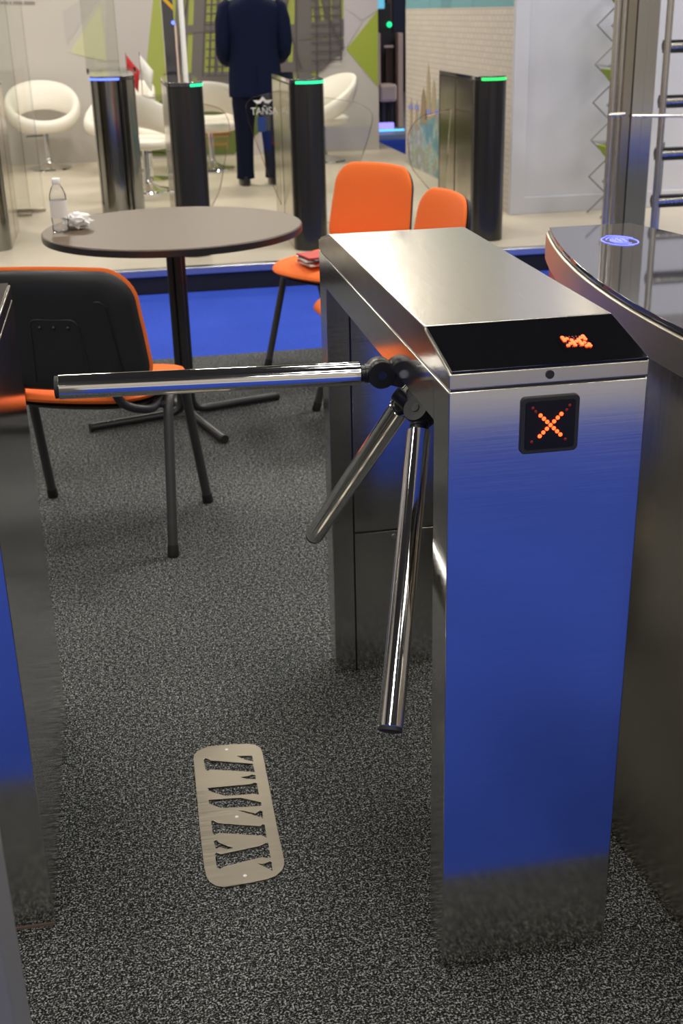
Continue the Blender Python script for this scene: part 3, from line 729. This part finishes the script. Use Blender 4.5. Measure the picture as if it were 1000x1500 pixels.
flag('small red table flag on the glass table', 189, 76, 189, 142, 'red_cloth')
flag('small white table flag with a faint emblem on the glass table', 209, 76, 209, 142, 'paper_white')

# ------------------------------------------------------------------ the man
MX, MY = 1.155, 10.12
man = thing('person', 'person in a navy suit seen from behind, standing on the platform', 'person', (MX, MY, PZ))
def E(cx, cy, z, rx, ry, n=24, p=2.0):
    out = []
    for i in range(n):
        a = 2 * PI * i / n; c, s = math.cos(a), math.sin(a)
        out.append(Vector((cx + rx * math.copysign(abs(c) ** (2 / p), c), cy + ry * math.copysign(abs(s) ** (2 / p), s), z)))
    return out
# body: one skinned surface
bv, be, brd = [], [], []
def chain(start, pts):
    prev = start
    for (p, r) in pts:
        bv.append(p); brd.append(r); i = len(bv) - 1
        if prev is not None: be.append((prev, i))
        prev = i
    return prev
chain(None, [((0, 0, .88), (.14, .10))])
chest = chain(0, [((0, 0, 1.05), (.13, .09)), ((0, 0, 1.26), (.13, .085))])
nk = chain(chest, [((0, 0, 1.40), (.10, .07)), ((0, .01, 1.47), (.055, .055))])
chain(nk, [((0, .025, 1.54), (.062, .075)), ((0, .03, 1.61), (.075, .092)), ((0, .02, 1.68), (.06, .075))])
for s in (1, -1):
    wr_ = chain(chest, [((s * .18, 0, 1.34), (.045, .045)), ((s * .245, -.022, 1.10), (.033, .033)), ((s * .20, .16, .96), (.032, .032)), ((s * .15, .23, .93), (.03, .018))])
    for k in range(4):
        chain(wr_, [((s * (.12 - .0 * k), .265 + .0 * k, .955 - .018 * k), (.009, .009)), ((s * .07, .275, .955 - .019 * k), (.008, .008)), ((s * (.045 + .004 * k), .262, .955 - .019 * k), (.0075, .0075))])
    chain(wr_, [((s * .13, .21, .965), (.0095, .0095)), ((s * .09, .235, .98), (.009, .009))])
    chain(0, [((s * .095, 0, .80), (.085, .085)), ((s * .105, .01, .46), (.055, .055)), ((s * .105, -.01, .10), (.04, .04)), ((s * .115, .10, .04), (.035, .025))])
me = bpy.data.meshes.new('body'); me.from_pydata(bv, be, []); me.update()
bo_ = link('body', me, 'skin', man); md = bo_.modifiers.new('skin', 'SKIN'); md.use_smooth_shade = True
for i, v in enumerate(me.skin_vertices[0].data): v.radius = brd[i]; v.use_root = (i == 0)
md = bo_.modifiers.new('sub', 'SUBSURF'); md.levels = 1; md.render_levels = 2
# ears, nose
for s in (1, -1):
    g = nb(); bmesh.ops.create_uvsphere(g, u_segments=12, v_segments=8, radius=1, matrix=Matrix.Translation((s * .078, .02, 1.60)) @ Matrix.Diagonal((.012, .02, .034, 1))); obj('ear', g, 'skin', bo_, smooth=True)
    g = nb(); bmesh.ops.create_uvsphere(g, u_segments=10, v_segments=8, radius=.012, matrix=Matrix.Translation((s * .032, .108, 1.615))); obj('eye', g, 'white_plastic', bo_, smooth=True)
g = nb(); tube(g, [(0, .108, 1.63), (0, .135, 1.585), (0, .118, 1.575)], [.008, .014, .01], 10); obj('nose', g, 'skin', bo_, smooth=True)
g = nb(); tube(g, [(-.025, .108, 1.55), (0, .116, 1.55), (.025, .108, 1.55)], [.004, .007, .004], 8); obj('mouth', g, 'paper_red', bo_, smooth=True)
g = nb(); bmesh.ops.create_uvsphere(g, u_segments=20, v_segments=14, radius=1, matrix=Matrix.Translation((0, .018, 1.635)) @ Matrix.Diagonal((.086, .105, .092, 1)))
bmesh.ops.delete(g, geom=[v for v in g.verts if v.co.z < 1.60 - .6 * (v.co.y + .02) and v.co.y > -.02 or v.co.z < 1.565 or (v.co.y > .09 and v.co.z < 1.67)], context='VERTS')
hr = obj('hair', g, 'hair', man, smooth=True)
# jacket: torso, skirt and sleeves
g = nb()
loft(g, [E(0, 0, .69, .215, .135), E(0, 0, .72, .218, .138), E(0, 0, .86, .212, .135), E(0, 0, 1.0, .198, .125), E(0, 0, 1.14, .208, .130), E(0, 0, 1.26, .222, .135, p=2.3), E(0, 0, 1.34, .222, .125, p=2.5), E(0, 0, 1.385, .200, .105, p=2.4), E(0, .0, 1.42, .125, .085), E(0, .005, 1.445, .075, .072)])
for s in (1, -1):
    tube(g, [(s * .165, 0, 1.375), (s * .205, -.003, 1.34), (s * .232, -.008, 1.25), (s * .248, -.025, 1.10), (s * .243, .02, 1.02), (s * .225, .10, .975), (s * .19, .175, .95)], [.058, .07, .066, .058, .058, .052, .045], 18, sx=.95)
jk = obj('jacket', g, 'suit', man, smooth=60)
g = nb(); prism(g, [(-.003, -.137, .69), (.003, -.137, .69), (.003, -.134, .93), (-.003, -.134, .93)], (0, -.003, 0)); obj('back_vent', g, 'navy_trouser', jk)
g = nb(); loft(g, [E(0, .005, 1.43, .072, .068), E(0, .01, 1.485, .062, .06)], False); cl = obj('shirt_collar', g, 'shirt', man, smooth=True); md = cl.modifiers.new('s', 'SOLIDIFY'); md.thickness = .006
g = nb(); loft(g, [E(0, -.001, 1.425, .082, .077), E(0, .004, 1.468, .067, .066)], False); cl = obj('jacket_collar', g, 'suit', jk, smooth=True); md = cl.modifiers.new('s', 'SOLIDIFY'); md.thickness = .008
g = nb(); loft(g, [E(0, 0, .74, .195, .118), E(0, 0, .95, .18, .112)])
for s in (1, -1):
    loft(g, [E(s * .118, -.012, .055, .074, .078), E(s * .118, -.008, .12, .070, .072), E(s * .112, .005, .30, .072, .075), E(s * .106, .010, .46, .080, .082), E(s * .100, .0, .64, .098, .098), E(s * .094, 0, .80, .10, .108)])
obj('trousers', g, 'navy_trouser', man, smooth=60)
for s in (1, -1):
    g = nb(); loft(g, [[Vector((s * .122 + x_ * w_, y_ * 1 + .045, z)) for x_, y_ in [(.5 * math.cos(a), .145 * math.sin(a)) for a in [2 * PI * k / 20 for k in range(20)]]] for z, w_ in ((0, .092), (.02, .098), (.045, .09), (.065, .07), (.075, .04))]); obj('shoe', g, 'shoe', man, smooth=60)

# ------------------------------------------------------------------ zigzag brochure rack by the right wall
rk = thing('zigzag_rack', 'folding zigzag brochure rack with lime green leaflets against the white wall', 'rack', (3.245, 7.72, PZ))
pts = [((-.13 if k % 2 else .13), .236 * k) for k in range(9)]
for y in (-.12, .12):
    for sgn in (1, -1):
        g = nb(); tube(g, [(sgn * x, y, zz_ + .008) for x, zz_ in pts], .0065, 8); obj('zigzag_rod', g, 'rod_grey', rk)
for z in (.472, .944, 1.416):
    for sgn in (1, -1):
        g = nb(); tube(g, [(sgn * .13, -.12, z + .008), (sgn * .13, .12, z + .008)], .004, 8); obj('cross_rod', g, 'steel_tube', rk)
    obj('shelf', bx(-.125, .125, -.12, .12, z - .002, z + .003), 'pane_edge', rk)
    bm = nb(); prism(bm, [(-.10, -.1, z - .02), (.10, -.1, z - .02), (.035, -.1, z - .10), (-.035, -.1, z - .10)], (0, .2, 0)); obj('leaflet', bm, 'lime', rk)

# ------------------------------------------------------------------ full-height turnstile cage, right background
fh = thing('full_height_turnstile', 'tall steel full-height turnstile cage with black-tipped rotor bars', 'turnstile', (2.84, 6.42, 0))
def vt(x, y, r, nm='cage_tube', z1=2.35): g = nb(); tube(g, [(x, y, 0), (x, y, z1)], r, 18); return obj(nm, g, 'steel_tube', fh, smooth=True)
vt(-.180, 0, .019); vt(-.133, .02, .012)
obj('column_side', bx(-.112, -.058, .02, .16, 0, 2.35), 'brownish', fh, bevel=.003) if False else obj('column_side', bx(-.112, -.062, .02, .16, 0, 2.35), 'steel_gate', fh, bevel=.003)
obj('column_front', bx(-.058, .005, .015, .16, 0, 2.35), 'steel_h', fh, bevel=.003)
obj('column_panel', bx(.009, .072, .03, .16, 0, 2.35), 'steel_h', fh, bevel=.003)
vt(.108, -.01, .019); vt(.23, .22, .016, z1=.72)
g = nb(); tube(g, [(-.205, -.02, .90), (-.11, -.012, .90)], .009, 10); obj('clamp_ring', g, 'steel_tube', fh, smooth=True)
g = nb(); tube(g, [(-.06, .0, .888), (.11, -.03, .885), (.40, -.05, .875), (.75, .10, .875)], .008, 10); obj('clamp_ring', g, 'steel_tube', fh, smooth=True)
for z in (.36, .62, .90, 1.185, 1.46, 1.74, 2.0):
    zz_ = z + .05
    g = nb(); tube(g, [(.165, .12, zz_), (.62, .12, zz_ + .008)], .028, 16); rb = obj('rotor_bar', g, 'steel_tube', fh, smooth=True)
    g = nb(); tube(g, [(.148, .12, zz_), (.168, .12, zz_)], .031, 16); obj('bar_tip', g, 'rubber', rb, smooth=True)
    obj('bar_skirt', bx(.15, .62, .095, .145, zz_ - .036, zz_ - .018), 'rubber', rb); obj('bar_skirt', bx(.15, .62, .095, .145, zz_ + .016, zz_ + .030), 'rubber', rb)
g = nb(); tube(g, [(.64, .12, 0), (.64, .12, 2.3)], .05, 20); obj('rotor_post', g, 'steel_tube', fh, smooth=True)
obj('base_plate', bx(-.22, .75, -.08, .30, 0, .012), 'steel_gate', fh, bevel=.002)
obj('head_box', bx(-.22, .75, -.08, .35, 2.33, 2.5), 'steel_gate', fh, bevel=.004)

# ------------------------------------------------------------------ what shows through the gap between the booth walls
def far(name, px0, px1, py0, py1, Y, d, m, label, cat, bevel=.01):
    a = pY(px0, py1, Y); b2 = pY(px1, py0, Y)
    o = obj(name, bx(a.x, b2.x, Y, Y + d, a.z, b2.z), m, bevel=bevel); return tag(o, label, cat)
dfr = thing('display_doorway', 'pale pink doorway frame standing in the stand beyond the wall gap', 'frame', (0, 15.5, 0))
for px0, px1 in ((548, 557), (583, 590)):
    a = pY(px0, 178, 15.5); b2 = pY(px1, 48, 15.5); obj('door_post', bx(a.x, b2.x, 0, .15, .06, b2.z), 'pinkish', dfr, bevel=.01)
a = pY(557, 178, 15.7); b2 = pY(583, 50, 15.7); obj('dark_back', bx(a.x - .05, b2.x + .05, .2, .25, .06, b2.z), 'dark_stuff', dfr)
a = pY(566, 125, 15.6); b2 = pY(576, 70, 15.6); obj('inner_leaf', bx(a.x, b2.x, .12, .16, a.z, b2.z), 'brownish', dfr)
a = pY(563, 70, 15.55); b2 = pY(576, 66, 15.55); obj('name_strip', bx(a.x, b2.x, .05, .08, a.z, b2.z), 'pinkish', dfr)
a = pY(556, 155, 15.1); b2 = pY(582, 123, 15.1)
st = thing('padded_stool', 'pale padded stool in front of the pink doorway frame', 'stool', ((a.x + b2.x) / 2, 15.25, .06))
w_ = (b2.x - a.x) / 2; h_ = b2.z - .06; l_ = a.z - .06
obj('stool_top', bx(-w_, w_, -.15, .15, l_ + .04, h_), 'pinkish', st, bevel=.04, seg=4)
for sx in (-1, 1):
    for sy in (-1, 1): obj('stool_leg', bx(sx * (w_ - .06) - .02, sx * (w_ - .06) + .02, sy * .1 - .02, sy * .1 + .02, 0, l_ + .05), 'dark_stuff', st)
a = pY(548, 47, 16.4); b2 = pY(572, 4, 16.4)
mc = thing('machine_cabinet', 'dark machine cabinet with a green signal light behind the pink doorway', 'cabinet', ((a.x + b2.x) / 2, 16.4, .06))
w_ = (b2.x - a.x) / 2; obj('cabinet_body', bx(-w_, w_, 0, .5, 0, b2.z - .06), 'dark_stuff', mc, bevel=.01)
q = pY(570, 36, 16.38); g = nb(); bmesh.ops.create_uvsphere(g, u_segments=14, v_segments=10, radius=.035, matrix=Matrix.Translation(q - mc.location)); obj('signal_light', g, 'led_green', mc, smooth=True)
far('monitor', 553, 563, -12, 13, 16.2, .06, 'screen_teal', 'bright teal monitor screen in the gap between the booth walls', 'monitor')
far('brown_column', 566, 574, -40, 35, 17.0, .2, 'brownish', 'brown column behind the dark machines beyond the wall gap', 'column')
far('blue_banner', 575, 592, -60, 48, 17.6, .05, 'deep_navy', 'dark navy banner hanging beyond the wall gap', 'banner')
o = far('light_bar', 550, 592, 189, 193, 14.58, .03, 'led_cyan', 'cyan light bar along the edge of the stand beyond the gap', 'light', .002)
far('step_bar', 552, 577, 180, 190, 14.9, .1, 'led_violet', 'pale violet lit strip on the stand behind the cyan light bar', 'light', .002)
